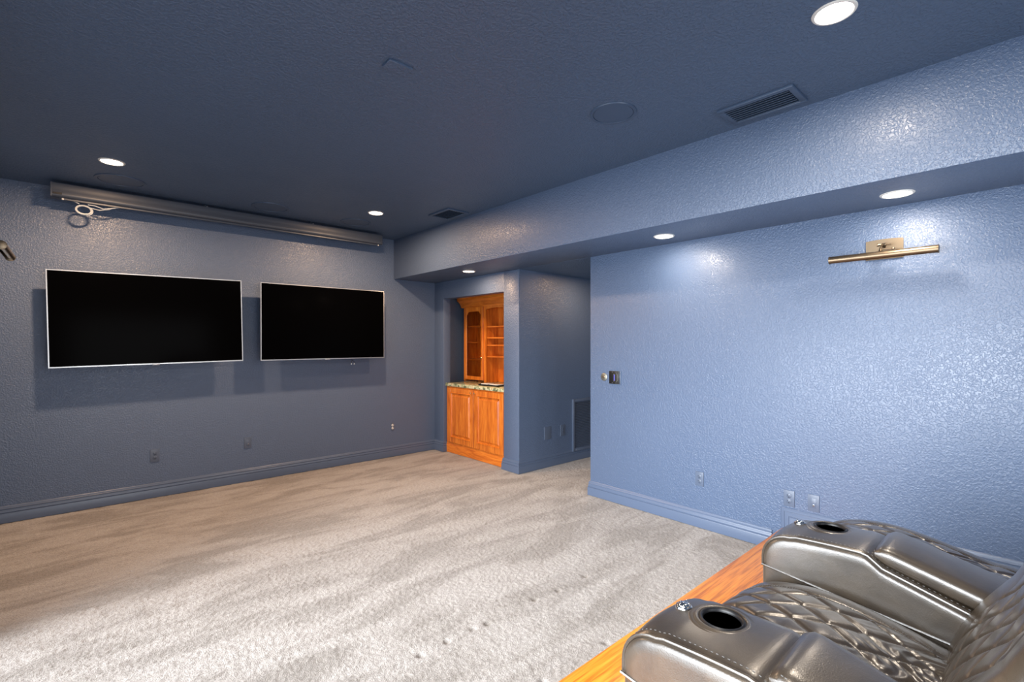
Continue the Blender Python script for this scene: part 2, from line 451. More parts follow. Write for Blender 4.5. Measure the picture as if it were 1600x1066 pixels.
def vent(x0, x1, y0, y1, label):
    t = thing('air_vent', ((x0 + x1) / 2, (y0 + y1) / 2, ZC), label, 'vent', 'painted ceiling air vents')
    bm = nb(); w = 0.032; z0, z1 = ZC - 0.016, ZC + 0.001
    add_box(bm, x0, x0 + w, y0, y1, z0, z1, 0.005); add_box(bm, x1 - w, x1, y0, y1, z0, z1, 0.005)
    add_box(bm, x0 + w - .004, x1 - w + .004, y0, y0 + w, z0 + .0005, z1, 0.005); add_box(bm, x0 + w - .004, x1 - w + .004, y1 - w, y1, z0 + .0005, z1, 0.005)
    finish('vent_frame', bm, 'fitting', t, smooth=True)
    box('backing', x0 + w - .002, x1 - w + .002, y0 + w - .002, y1 - w + .002, ZC - 0.003, ZC + 0.0005, 'void', t)
    n = 7
    me = None
    for k in range(n):
        xc = x0 + w + (x1 - x0 - 2 * w) * (k + 0.5) / n
        if me is None:
            bm = nb()
            add_box(bm, -0.009, 0.009, y0 + w - ((y0 + y1) / 2), y1 - w - ((y0 + y1) / 2), -0.0012, 0.0012, mtx=Matrix.Rotation(R(-50), 4, 'Y'))
            me = bpy.data.meshes.new('slat'); bm.to_mesh(me); bm.free(); me.materials.append(M['fitting'])
        s = bpy.data.objects.new('slat', me); COL.objects.link(s); s.parent = t
        s.location = (xc - (x0 + x1) / 2, 0, -0.010)
    return t
vent(2.82, 3.07, 0.91, 1.32, 'large painted slatted ceiling air vent near the bright white ceiling light')
vent(2.80, 3.065, 4.08, 4.45, 'small distant painted ceiling air vent beside the soffit')
tag(box('cover_plate', 1.123, 1.25, 2.128, 2.21, ZC - 0.012, ZC + 0.001, 'ceiling', bev=0.002, seg=1),
    'small blank rectangular painted cover plate on the ceiling', 'cover plate')

# ---------------------------------------------------------------- projection screen case
sx0, sx1, sy, zb, ztp = -0.16, 2.835, 5.56, 2.735, 2.850
scr = thing('projection_screen', ((sx0 + sx1) / 2, sy + 0.06, zb), 'long rolled-up projection screen case painted blue, hung above the televisions', 'projection screen')
prof = [(sy + .012, zb + .002), (sy + .004, zb + .008), (sy, zb + .018), (sy, zb + .030), (sy + .004, zb + .048), (sy + .006, zb + .075), (sy + .002, ztp - .008), (sy + .004, ztp), (sy + .12, ztp), (sy + .125, ztp - .005),
        (sy + .125, zb + .005), (sy + .12, zb), (sy + .052, zb), (sy + .052, zb + .012), (sy + .034, zb + .012), (sy + .034, zb)]
prism('case', prof, sx0 + 0.006, sx1 - 0.006, 'screen_case', scr)
for a, b in ((sx0, sx0 + .008), (sx1 - .008, sx1)):
    prism('end_cap', [(sy - .001, zb - .002), (sy - .001, ztp + .002), (sy + .127, ztp + .002), (sy + .127, zb - .002)], a, b, 'screen_case', scr)
box('bottom_bar', sx0 + 0.07, sx1 - 0.04, sy + .037, sy + .049, zb - .014, zb + .010, 'screen_case', scr)
for xx in (sx0 + 0.068, sx1 - 0.045):
    lathe('bar_tip', [(0, 0), (.008, .001), (.008, .014), (0, .015)], (xx, sy + .043, zb - .008), 'white', scr, axis='X', n=12)
for xx in (0.95, 1.98):
    bm = nb(); add_box(bm, xx - .02, xx + .02, sy + .02, sy + .10, ztp, ztp + .006); add_box(bm, xx - .004, xx + .004, sy + .05, sy + .06, ztp, ZC)
    finish('hanger', bm, 'screen_case', scr)
    lathe('screw', [(0, 0), (.006, .001), (.006, .006), (0, .008)], (xx + .01, sy + .012, ztp + .001), 'silver', scr, n=10)
bm = nb(); add_box(bm, sx0 + .012, sx0 + .07, sy - .004, sy + .002, zb + .018, zb + .034, .002)
finish('latch', bm, 'black', scr)

# coil of white cable hanging under the case
cb = thing('cable_coil', (0.053, sy + .07, 2.70), 'coiled white cable tied under the left end of the screen case', 'cable')
bm = nb()
for k in range(4):
    rr_ = 0.050 + 0.004 * (k % 2); cx, cy, cz = 0.045 + .003 * k, sy + .055 + .006 * k, 2.660 + .003 * (k % 3)
    add_tube(bm, [(cx + rr_ * math.cos(a), cy + 0.02 * math.sin(a), cz + rr_ * 0.8 * math.sin(a)) for a in [2 * math.pi * i / 28 for i in range(28)]], 0.0042, 6, closed=True)
finish('coil', bm, 'cable_white', cb, smooth=True)
tube('cable_tail', [(0.075, sy + .06, 2.712), (0.12, sy + .06, 2.712), (0.18, sy + .06, 2.695), (0.24, sy + .06, 2.712), (0.30, sy + .06, 2.730)], 0.004, 'cable_white', cb, n=6)
tube('cable_tail', [(0.09, sy + .07, 2.690), (0.15, sy + .07, 2.680), (0.22, sy + .07, 2.700), (0.27, sy + .07, 2.730)], 0.0035, 'cable_white', cb, n=6)
tube('cable_tail', [(0.02, sy + .06, 2.71), (-0.01, sy + .06, 2.722), (-0.03, sy + .06, 2.730)], 0.003, 'cable_white', cb, n=6)

# ---------------------------------------------------------------- televisions
def television(x0, x1, z0, z1, roll, label):
    yf = 5.64; cx, cz = (x0 + x1) / 2, (z0 + z1) / 2
    t = thing('television', (cx, yf, cz), label, 'television', 'flat televisions on the front wall', rot=(0, R(-roll), 0))
    w = 0.008
    bm = nb()
    add_box(bm, x0, x0 + w, yf, yf + .022, z0, z1); add_box(bm, x1 - w, x1, yf, yf + .022, z0, z1)
    add_box(bm, x0 + w, x1 - w, yf, yf + .022, z1 - w, z1); add_box(bm, x0 + w, x1 - w, yf, yf + .022, z0, z0 + w * 1.2)
    finish('bezel', bm, 'silver', t)
    box('screen', x0 + w, x1 - w, yf + .003, yf + .018, z0 + w, z1 - w, 'tv', t)
    box('rear_housing', x0 + .06, x1 - .06, yf + .018, yf + .055, z0 + .05, z1 - .12, 'black', t, bev=.012)
    box('logo_tab', cx - .028, cx + .028, yf - .002, yf + .012, z0 - .007, z0 + .006, 'silver', t, bev=.002)
    bm = nb()
    add_box(bm, cx - .2, cx - .16, yf + .05, yf + .07, cz - .2, cz + .2); add_box(bm, cx + .16, cx + .2, yf + .05, yf + .07, cz - .2, cz + .2)
    add_box(bm, cx - .22, cx + .22, yf + .19, YT - .002, cz - .16, cz + .16)
    add_box(bm, cx - .05, cx + .05, yf + .05, yf + .2, cz - .03, cz + .03)
    add_box(bm, cx - .2, cx + .2, yf + .06, yf + .08, cz - .03, cz + .03)
    finish('wall_mount', bm, 'black', t)
television(-0.185, 1.288, 1.305, 2.143, 1.15, 'larger-looking flat television at left on the front wall, black screen')
television(1.464, 2.90, 1.318, 2.160, 0.15, 'flat television at right, nearer the alcove, black screen in a silver frame')
pc = thing('cable_end', (2.50, 5.70, 1.29), 'short cable with two plugs dangling under the right television', 'cable')
tube('cord', [(2.50, 5.70, 1.34), (2.502, 5.70, 1.29), (2.497, 5.70, 1.262)], 0.003, 'black', pc, n=6)
tube('cord', [(2.50, 5.70, 1.30), (2.53, 5.70, 1.28), (2.53, 5.70, 1.265)], 0.003, 'black', pc, n=6)
for px_ in (2.495, 2.53):
    lathe('plug', [(0, 0), (.008, .001), (.009, .012), (.005, .02), (0, .021)], (px_, 5.70, 1.243), 'silver', pc, n=10)

# ---------------------------------------------------------------- wall plates
def wall_part(bm_fn, wall): pass
def plate_thing(wall, a, z, kind, label, w=0.072, h=0.116, m='plate', name='wall_outlet', cat='outlet', group=None):
    """wall 'front' (a = x, faces -y), 'end' (hall end), 'right' (a = y, faces -x)"""
    if wall == 'front': pos = Vector((a, YT, z)); ang = 0
    elif wall == 'end': pos = Vector((a, 4.09, z)); ang = 0
    else: pos = Vector((XR, a, z)); ang = -90
    t = thing(name, pos, label, cat, group, rot=(0, 0, R(ang)))
    ORG[t] = Vector((0, 0, 0))     # parts below are in the plate's own space, -y out of the wall
    d = 0.007
    if kind != 'bare':
        bm = nb(); vs_ = add_box(bm, -w / 2, w / 2, -d, 0.001, -h / 2, h / 2)
        es = [e for e in bm.edges if all(abs(v.co.y + d) < 1e-6 for v in e.verts)]
        bmesh.ops.bevel(bm, geom=es, offset=0.006, segments=2, affect='EDGES', profile=0.6)
        finish('face_plate', bm, m, t, smooth=True, angle=50)
    def slots(z0, mm):
        bm = nb()
        add_box(bm, -.0085, -.0055, -d - .0026, -d - .001, z0 + .001, z0 + .010); add_box(bm, .0055, .0085, -d - .0026, -d - .001, z0 + .002, z0 + .010)
        add_box(bm, -.003, .003, -d - .0026, -d - .001, z0 - .011, z0 - .005)
        finish('slot', bm, 'void', t)
    if kind == 'duplex':
        for s in (-1, 1):
            z0 = s * 0.0195
            lathe('receptacle', [(0, -d - .002), (.0155, -d - .002), (.017, -d - .0008), (.017, -d + .001)], (0, 0, z0), m, t, axis='Y', n=20)
            slots(z0, m)
        lathe('screw', [(0, -d - .0015), (.003, -d - .001), (.003, -d + .001)], (0, 0, 0), m, t, axis='Y', n=10)
    elif kind == 'decora':
        box('receptacle', -.0165, .0165, -d - .002, -d + .001, -.033, .033, m, t, bev=.001)
        for s in (-1, 1): slots(s * 0.0195, m)
    elif kind == 'jack':
        box('insert', -.0165, .0165, -d - .0015, -d + .001, -.033, .033, m, t, bev=.001)
        lathe('jack', [(.0035, -d - .001), (.004, -d - .007), (.0065, -d - .006), (.0065, -d + .001)], (.002, 0, -.014), 'silver', t, axis='Y', n=12)
        box('port', -.002, .006, -d - .0075, -d - .001, -.018, -.010, 'void', t)
    elif kind == 'blank':
        for s in (-1, 1): lathe('screw', [(0, -d - .0015), (.003, -d - .001), (.003, -d + .001)], (0, 0, s * .042), m, t, axis='Y', n=10)
    elif kind == 'bare':
        box('device_yoke', -.016, .016, -.008, .001, -.052, .052, m, t, bev=.002)
        for s in (-1, 1):
            lathe('receptacle', [(0, -.014), (.0145, -.014), (.016, -.012), (.016, -.005)], (0, 0, s * .0195), 'white', t, axis='Y', n=20)
            bm = nb(); add_box(bm, -.009, -.005, -.0155, -.0135, s * .0195, s * .0195 + .011); add_box(bm, .005, .009, -.0155, -.0135, s * .0195, s * .0195 + .011); add_box(bm, -.003, .003, -.0155, -.0135, s * .0195 - .011, s * .0195 - .004)
            finish('slot', bm, 'void', t)
    return t
GO = 'blue painted wall plates'
plate_thing('front', 0.570, 0.405, 'duplex', 'painted duplex outlet below the left television, leftmost on the front wall', w=.075, h=.125, group=GO)
plate_thing('front', 1.389, 0.418, 'jack', 'painted plate with a small metal jack below the gap between the televisions', w=.072, h=.120, group=GO)
plate_thing('front', 3.124, 0.395, 'bare', 'white outlet without a cover plate near the alcove corner', group=None)
plate_thing('end', 4.262, 0.410, 'blank', 'wide blank painted plate on the short wall right of the cabinet', w=.118, h=.155, name='wall_plate', cat='wall plate', group=GO)
plate_thing('end', 4.537, 0.412, 'decora', 'painted outlet between the blank plate and the return air grille', w=.088, h=.140, group=GO)
plate_thing('right', 1.914, 0.393, 'duplex', 'painted duplex outlet alone low on the bright right wall', group=GO)
plate_thing('right', 1.245, 0.392, 'duplex', 'painted duplex outlet above the raised baseboard, left of its neighbour', group=GO)
plate_thing('right', 1.091, 0.396, 'jack', 'painted plate with a small jack just right of the outlet above the recliner arm', group=GO)

# control panel and round knob near the hall corner
cp = thing('control_panel', (XR, 2.745, 1.179), 'square black wall control panel with indigo display and tiny white marks', 'control panel', rot=(0, 0, R(-90)))
ORG[cp] = Vector((0, 0, 0))
box('back_box', -.066, .060, -.008, .001, -.062, .062, 'plate', cp, bev=.002)
box('face', -.064, .050, -.016, -.006, -.060, .060, 'black', cp, bev=.002)
box('display', -.009, .003, -.0175, -.015, -.030, .028, 'indigo', cp)
box('key_column', .028, .033, -.0175, -.015, -.032, .032, 'pewter', cp)
for kx, kz in ((-.008, .030), (-.008, -.034), (.022, .036), (-.026, .050), (.016, .050), (-.026, -.050), (.016, -.050), (.022, -.034)):
    box('key_mark', kx - .004, kx + .004, -.0178, -.015, kz - .003, kz + .003, 'pewter', cp)
kn = thing('wall_dial', (XR, 2.878, 1.178), 'small round silver wall dial left of the black control panel', 'dial')
lathe('escutcheon', [(0, -.006), (.034, -.006), (.038, -.003), (.038, .001)], (XR, 2.878, 1.178), 'pewter', kn, axis='X')
lathe('dial', [(0, -.0115), (.010, -.011), (.013, -.009), (.014, -.005), (.024, -.005), (.024, -.004)], (XR, 2.878, 1.178), 'brass', kn, axis='X', n=20)

# return air grille at the hall end
gx0, gx1, gz0, gz1 = 4.715, 5.35, 0.118, 0.785
gr = thing('return_air_grille', ((gx0 + gx1) / 2, 4.09, gz0), 'large louvred return air grille low on the short wall, cut off by the wall corner', 'grille')
bm = nb(); w = .036
add_box(bm, gx0, gx0 + w, 4.066, 4.092, gz0, gz1, .004); add_box(bm, gx1 - w, gx1, 4.066, 4.092, gz0, gz1, .004)
add_box(bm, gx0 + w - .003, gx1 - w + .003, 4.0665, 4.092, gz1 - w, gz1, .004); add_box(bm, gx0 + w - .003, gx1 - w + .003, 4.0665, 4.092, gz0, gz0 + w, .004)
finish('grille_frame', bm, 'plate', gr, smooth=True)
box('backing', gx0 + w - .002, gx1 - w + .002, 4.086, 4.091, gz0 + w - .002, gz1 - w + .002, 'void', gr)
bm = nb(); add_box(bm, -(gx1 - gx0) / 2 + w, (gx1 - gx0) / 2 - w, -.010, .010, -.001, .001, mtx=Matrix.Rotation(R(38), 4, 'X'))
lm = bpy.data.meshes.new('louver'); bm.to_mesh(lm); bm.free(); lm.materials.append(M['plate'])
nl = 29
for k in range(nl):
    s = bpy.data.objects.new('louver', lm); COL.objects.link(s); s.parent = gr
    s.location = (0, -.013, w + (gz1 - gz0 - 2 * w) * (k + .5) / nl)
lathe('screw', [(0, -.0265), (.005, -.026), (.005, -.02)], (gx0 + .06, 4.09, gz0 + .016), 'silver', gr, axis='Y', n=10)

# ---------------------------------------------------------------- picture lights
def picture_light(sgn, xw, y0, y1, z, label, off=0.11):
    """tube parallel to the wall; sgn -1: on the right wall, +1: on the left wall"""
    ym = (y0 + y1) / 2; xt = xw + sgn * off
    t = thing('picture_light', (xw, ym, z), label, 'picture light', 'brass picture lights')
    bm = nb(); n = 24; r = .024
    # open-bottomed tube: arc from 250 to -70 deg
    out, inn = [], []
    for yy in (y0, y1):
        o_, i_ = [], []
        for k in range(n + 1):
            a = R(-52 + 284 * k / n)
            o_.append(bm.verts.new((xt + r * math.cos(a), yy, z + r * math.sin(a))))
            i_.append(bm.verts.new((xt + (r - .002) * math.cos(a), yy, z + (r - .002) * math.sin(a))))
        out.append(o_); inn.append(i_)
    for k in range(n):
        bm.faces.new((out[0][k], out[0][k + 1], out[1][k + 1], out[1][k]))
        bm.faces.new((inn[0][k], inn[1][k], inn[1][k + 1], inn[0][k + 1]))
    for k in (0, n): bm.faces.new((out[0][k], out[1][k], inn[1][k], inn[0][k]))
    finish('shade_tube', bm, 'brass', t, smooth=True)
    for a, b in ((y0 - .004, y0 + .002), (y1 - .002, y1 + .004)):
        lathe('end_cap', [(0, a), (.0235, a), (.0255, a + .001), (.0255, b - .001), (.0235, b), (0, b)], (xt, 0, z), 'brass', t, axis='Y', n=28)
    tube('bulb', [(xt, y0 + .03, z - .002), (xt, y1 - .03, z - .002)], .010, 'white', t, n=12)
    # slightly bowed back plate
    pts = []; h0, h1 = z - .012, z + .112
    bm = nb(); wd = .095
    A = []
    for k in range(9):
        yy = ym - wd + 2 * wd * k / 8; bow = .006 * (1 - ((k - 4) / 4) ** 2)
        A.append((yy, h1 - .004 + bow))
    poly = [(ym - wd, h0)] + A + [(ym + wd, h0)]
    add_prism(bm, poly, xw, xw + sgn * .010, 'X')
    finish('back_plate', bm, 'brass', t, smooth=True, angle=30)
    zc = z + .065
    tube('arm', [(xw + sgn * .008, ym, zc), (xw + sgn * .035, ym, zc + .012), (xw + sgn * (off - .04), ym, zc + .006), (xw + sgn * (off - .01), ym, zc - .022), (xt, ym, z + .022)], [.010, .008, .007, .007, .011], 'brass', t, n=12)
    lathe('pivot', [(0, -.026), (.009, -.024), (.009, -.012), (.006, -.008), (.006, .008), (.009, .012), (.009, .024), (0, .026)], (xw + sgn * .075, ym, zc + .004), 'brass', t, axis='Y', n=16)
    tube('thumb_screw', [(xw + sgn * .075, ym, zc + .004), (xw + sgn * .075, ym - .045, zc + .004)], [.003, .004], 'brass', t, n=8)
    tube('thumb_screw', [(xw + sgn * .095, ym, zc - .03), (xw + sgn * .095, ym - .052, zc - .030)], [.003, .005], 'brass', t, n=8)
    lathe('knob', [(0, -.068), (.006, -.066), (.008, -.060), (.006, -.053), (0, -.051)], (xw + sgn * .095, ym, zc - .03), 'brass', t, axis='Y', n=14)
    return t
picture_light(-1, XR, 0.427, 0.965, 2.045, 'brass picture light with a long tube shade high on the right wall')
picture_light(1, XL, 3.87, 4.38, 2.045, 'brass picture light tip showing at the left edge of the picture', off=0.19)

# ---------------------------------------------------------------- alcove cabinets
CX = 3.845
cab = thing('base_cabinet', (CX, 4.995, 0), 'orange cherry base cabinet with two raised-panel doors in the alcove', 'cabinet')
box('carcass', CX + .006, 4.48, 4.365, 5.625, 0, .912, 'wood', cab)
bm = nb()
add_box(bm, CX, CX + .022, 4.365, 4.405, .10, .912); add_box(bm, CX, CX + .022, 5.585, 5.625, .10, .912)
add_box(bm, CX, CX + .0215, 4.405, 5.585, .885, .912); add_box(bm, CX, CX + .0215, 4.405, 5.585, .10, .15)
finish('face_frame', bm, 'wood', cab)
prism('plinth', [(CX + .02, 0), (CX - .014, 0), (CX - .014, .095), (CX - .010, .105), (CX - .006, .112), (CX - .006, .120), (CX - .001, .128), (CX + .02, .128)], 4.368, 5.622, 'woodh', cab, axis='Y')
def door(y0, y1, knob_y):
    x1, x0, z0, z1, s = CX + .001, CX - .020, .145, .892, .062
    bm = nb()
    add_box(bm, x0, x1, y0, y0 + s, z0, z1, .003, 1); add_box(bm, x0, x1, y1 - s, y1, z0, z1, .003, 1)
    add_box(bm, x0 + .0004, x1, y0 + s, y1 - s, z0, z0 + s + .01, .002, 1); add_box(bm, x0 + .0004, x1, y0 + s, y1 - s, z1 - s, z1, .002, 1)
    d = finish('door', bm, 'wood', cab, smooth=True, angle=30)
    # sticking mould and raised field
    a0, a1, b0, b1 = y0 + s, y1 - s, z0 + s + .01, z1 - s
    bm = nb()
    rects = [(x0 + .004, 0), (x0 - .004, .004), (x0 - .004, .010), (x0 + .012, .016), (x0 + .018, .022), (x0 + .018, .030), (x0 + .001, .052), (x0 + .001, .056)]
    rings = [[bm.verts.new((x, yy, zz)) for yy, zz in ((a0 - .004 + o, b0 - .004 + o), (a1 + .004 - o, b0 - .004 + o), (a1 + .004 - o, b1 + .004 - o), (a0 - .004 + o, b1 + .004 - o))] for x, o in rects]
    for A, B in zip(rings, rings[1:]):
        for k in range(4): bm.faces.new((A[k], A[(k + 1) % 4], B[(k + 1) % 4], B[k]))
    bm.faces.new(rings[-1])
    finish('raised_panel', bm, 'wood', d)
    lathe('knob', [(0, -.026), (.008, -.025), (.012, -.020), (.010, -.014), (.005, -.010), (.005, .002)], (x0, knob_y, .855), 'gold', d, axis='X', n=16)
door(5.002, 5.580, 5.035)
door(4.410, 4.988, 4.958)

ct = box('countertop', 3.818, 4.49, 4.362, 5.628, .912, .955, 'granite', bev=.006)
tag(ct, 'speckled cream and green granite countertop on the base cabinet', 'countertop')

UX = 4.22
hut = thing('hutch', (UX, 4.995, .955), 'orange cherry upper hutch with a glass door and open shelves on the countertop', 'cabinet')
U0, U1 = 4.25, 5.74; zt_ = 2.05; D1, D0 = 5.252, 4.745
box('side_panel', UX + .02, 4.48, U1 - .02, U1, .956, zt_, 'wood', hut)
box('side_panel', UX + .02, 4.48, U0, U0 + .02, .956, zt_, 'wood', hut)
box('divider', UX + .02, 4.47, D1 - .01, D1 + .01, .956, zt_, 'wood', hut)
box('divider', UX + .02, 4.47, D0 - .01, D0 + .01, .956, zt_, 'wood', hut)
box('back_panel', 4.46, 4.48, U0 + .02, U1 - .02, .956, zt_, 'wood', hut)
box('top_panel', UX + .02, 4.48, U0, U1, zt_ - .02, zt_, 'woodh', hut)
bm = nb()
for a, b in ((U1 - .04, U1), (D1 - .02, D1 + .02), (D0 - .02, D0 + .02), (U0, U0 + .04)): add_box(bm, UX, UX + .022, a, b, .956, zt_ - .001)
for a, b in ((D1 + .02, U1 - .04), (D0 + .02, D1 - .02), (U0 + .04, D0 - .02)): add_box(bm, UX + .0005, UX + .0215, a, b, 2.0, zt_ - .001)
finish('face_frame', bm, 'wood', hut)
for z in (1.742, 1.587, 1.485, 1.328): box('shelf', UX + .03, 4.459, D0 + .011, D1 - .011, z - .018, z, 'woodh', hut)
for z in (1.755, 1.525, 1.278):
    box('shelf', UX + .04, 4.459, D1 + .011, U1 - .021, z - .018, z, 'woodh', hut)
    box('shelf', UX + .04, 4.459, U0 + .021, D0 - .011, z - .018, z, 'woodh', hut)
# scalloped valance over the open bay
val = [(D0 + .02, 2.0), (D1 - .02, 2.0), (D1 - .02, 1.965)] + [(D1 - .02 - (D1 - D0 - .04) * k / 12, 1.975 + .016 * math.sin(math.pi * k / 12)) for k in range(1, 12)] + [(D0 + .02, 1.965)]
prism('valance', val, UX + .002, UX + .018, 'woodh', hut, smooth=False)
prism('crown_molding', [(UX + .02, 2.02), (UX - .004, 2.02), (UX - .008, 2.035), (UX - .014, 2.04), (UX - .020, 2.06), (UX - .045, 2.095), (UX - .075, 2.115), (UX - .08, 2.12), (UX - .08, 2.15), (UX - .10, 2.16), (UX - .10, 2.19), (UX + .02, 2.19)], U0 - .03, U1 + .06, 'woodh', hut, axis='Y')
gm = bpy.data.materials.new('clear_glass'); gm.use_nodes = True
nt = gm.node_tree; b_ = nt.nodes['Principled BSDF']
b_.inputs['Base Color'].default_value = (0.8, 0.72, 0.62, 1); b_.inputs['Roughness'].default_value = 0.02
b_.inputs['Transmission Weight'].default_value = 1.0; b_.inputs['IOR'].default_value = 1.15
def glass_door(y0, y1, ky):
    x0, x1 = UX - .018, UX - .001; z0, z1 = .985, 2.015; s = .05
    bm = nb()
    add_box(bm, x0, x1, y0, y0 + s, z0, z1, .003, 1); add_box(bm, x0, x1, y1 - s, y1, z0, z1, .003, 1)
    add_box(bm, x0 + .0004, x1, y0 + s, y1 - s, z0, z0 + s, .002, 1)
    a0, a1 = y0 + s, y1 - s
    # top rail with stepped corners
    add_prism(bm, [(a0 - .001, z1), (a0 - .001, z1 - .10), (a0 + .02, z1 - .10), (a0 + .024, z1 - .088), (a0 + .040, z1 - .066), (a0 + .055, z1 - .060),
                   (a1 - .055, z1 - .060), (a1 - .040, z1 - .066), (a1 - .024, z1 - .088), (a1 - .02, z1 - .10), (a1 + .001, z1 - .10), (a1 + .001, z1)], x0 + .0006, x1, 'X')
    d = finish('glass_door', bm, 'wood', hut, smooth=True, angle=30)
    box('pane', x0 + .007, x0 + .010, a0 - .002, a1 + .002, z0 + s - .002, z1 - .05, gm, d)
    lathe('knob', [(0, -.026), (.008, -.025), (.013, -.020), (.010, -.014), (.005, -.010), (.005, .002)], (x0, ky, 1.30), 'gold', d, axis='X', n=16)
glass_door(D1 + .018, U1 - .038, D1 + .040)
glass_door(U0 + .038, D0 - .018, D0 - .040)

tr = thing('tray', (3.98, 4.80, .955), 'small dark tray with pale flat items on the countertop', 'tray')
tr.rotation_euler = (0, 0, R(4))
bm = nb(); add_box(bm, 3.90, 4.06, 4.62, 4.98, .955, .962, .003)
add_box(bm, 3.90, 3.908, 4.62, 4.98, .961, .975); add_box(bm, 4.052, 4.06, 4.62, 4.98, .961, .975)
add_box(bm, 3.908, 4.052, 4.62, 4.628, .961, .975); add_box(bm, 3.908, 4.052, 4.972, 4.98, .961, .975)
finish('tray_body', bm, 'black', tr)
box('paper_pad', 3.92, 4.04, 4.83, 4.95, .962, .982, 'white', tr, bev=.003)
box('paper_pad', 3.92, 4.04, 4.65, 4.79, .962, .980, 'white', tr, bev=.003)

# ---------------------------------------------------------------- recliners
def arm_top(y):
    """height of the arm body's top line, front (large y) to back"""
    if y >= 0.40: return 0.820 + 0.014 * math.sin(min(1, (0.66 - y) / 0.26) * math.pi / 2) if y < .66 else 0.82
    if y >= 0.335:
        s = (0.40 - y) / 0.065; s = s * s * (3 - 2 * s)
        return 0.834 * (1 - s) + 0.797 * s
    return 0.797 - 0.30 * (0.335 - y)
def arm_poly(off=0.0, z_low=None, y_back=-0.12, yf=0.705):
    """outline (y, z) inset by off; front top corner rounded"""
    pts = []
    r = 0.095
    zt0 = 0.820
    lowf = 0.20 + off if z_low is None else z_low(yf - off)
    pts.append((yf - off, lowf))
    for k in range(0, 9):
        a = math.pi / 2 * k / 8
        pts.append((yf - r + (r - off) * math.cos(a), zt0 - r + (r - off) * math.sin(a)))
    for k in range(1, 40):
        y = yf - r - (yf - r - (y_back + off)) * k / 39
        pts.append((y, arm_top(y) - off))
    n = 12 if z_low else 1
    for k in range(n):
        y = (y_back + off) + (yf - off - (y_back + off)) * k / n
        pts.append((y, 0.20 + off if z_low is None else z_low(y)))
    return pts
seam = lambda y: 0.632 + (y - 0.154) * 0.115
def loft_profile(name, offs, m, parent, z_low=None, rx=None):
    """offs: list of (x, inset)"""
    bm = nb(); rings = []
    for x, off in offs:
        rings.append([bm.verts.new((x, y, z)) for y, z in arm_poly(off, z_low)])
    n = len(rings[0])
    for A, B in zip(rings, rings[1:]):
        for k in range(n): bm.faces.new((A[k], A[(k + 1) % n], B[(k + 1) % n], B[k]))
    bm.faces.new(rings[0]); bm.faces.new(rings[-1])
    return finish(name, bm, m, parent, smooth=True, angle=60)

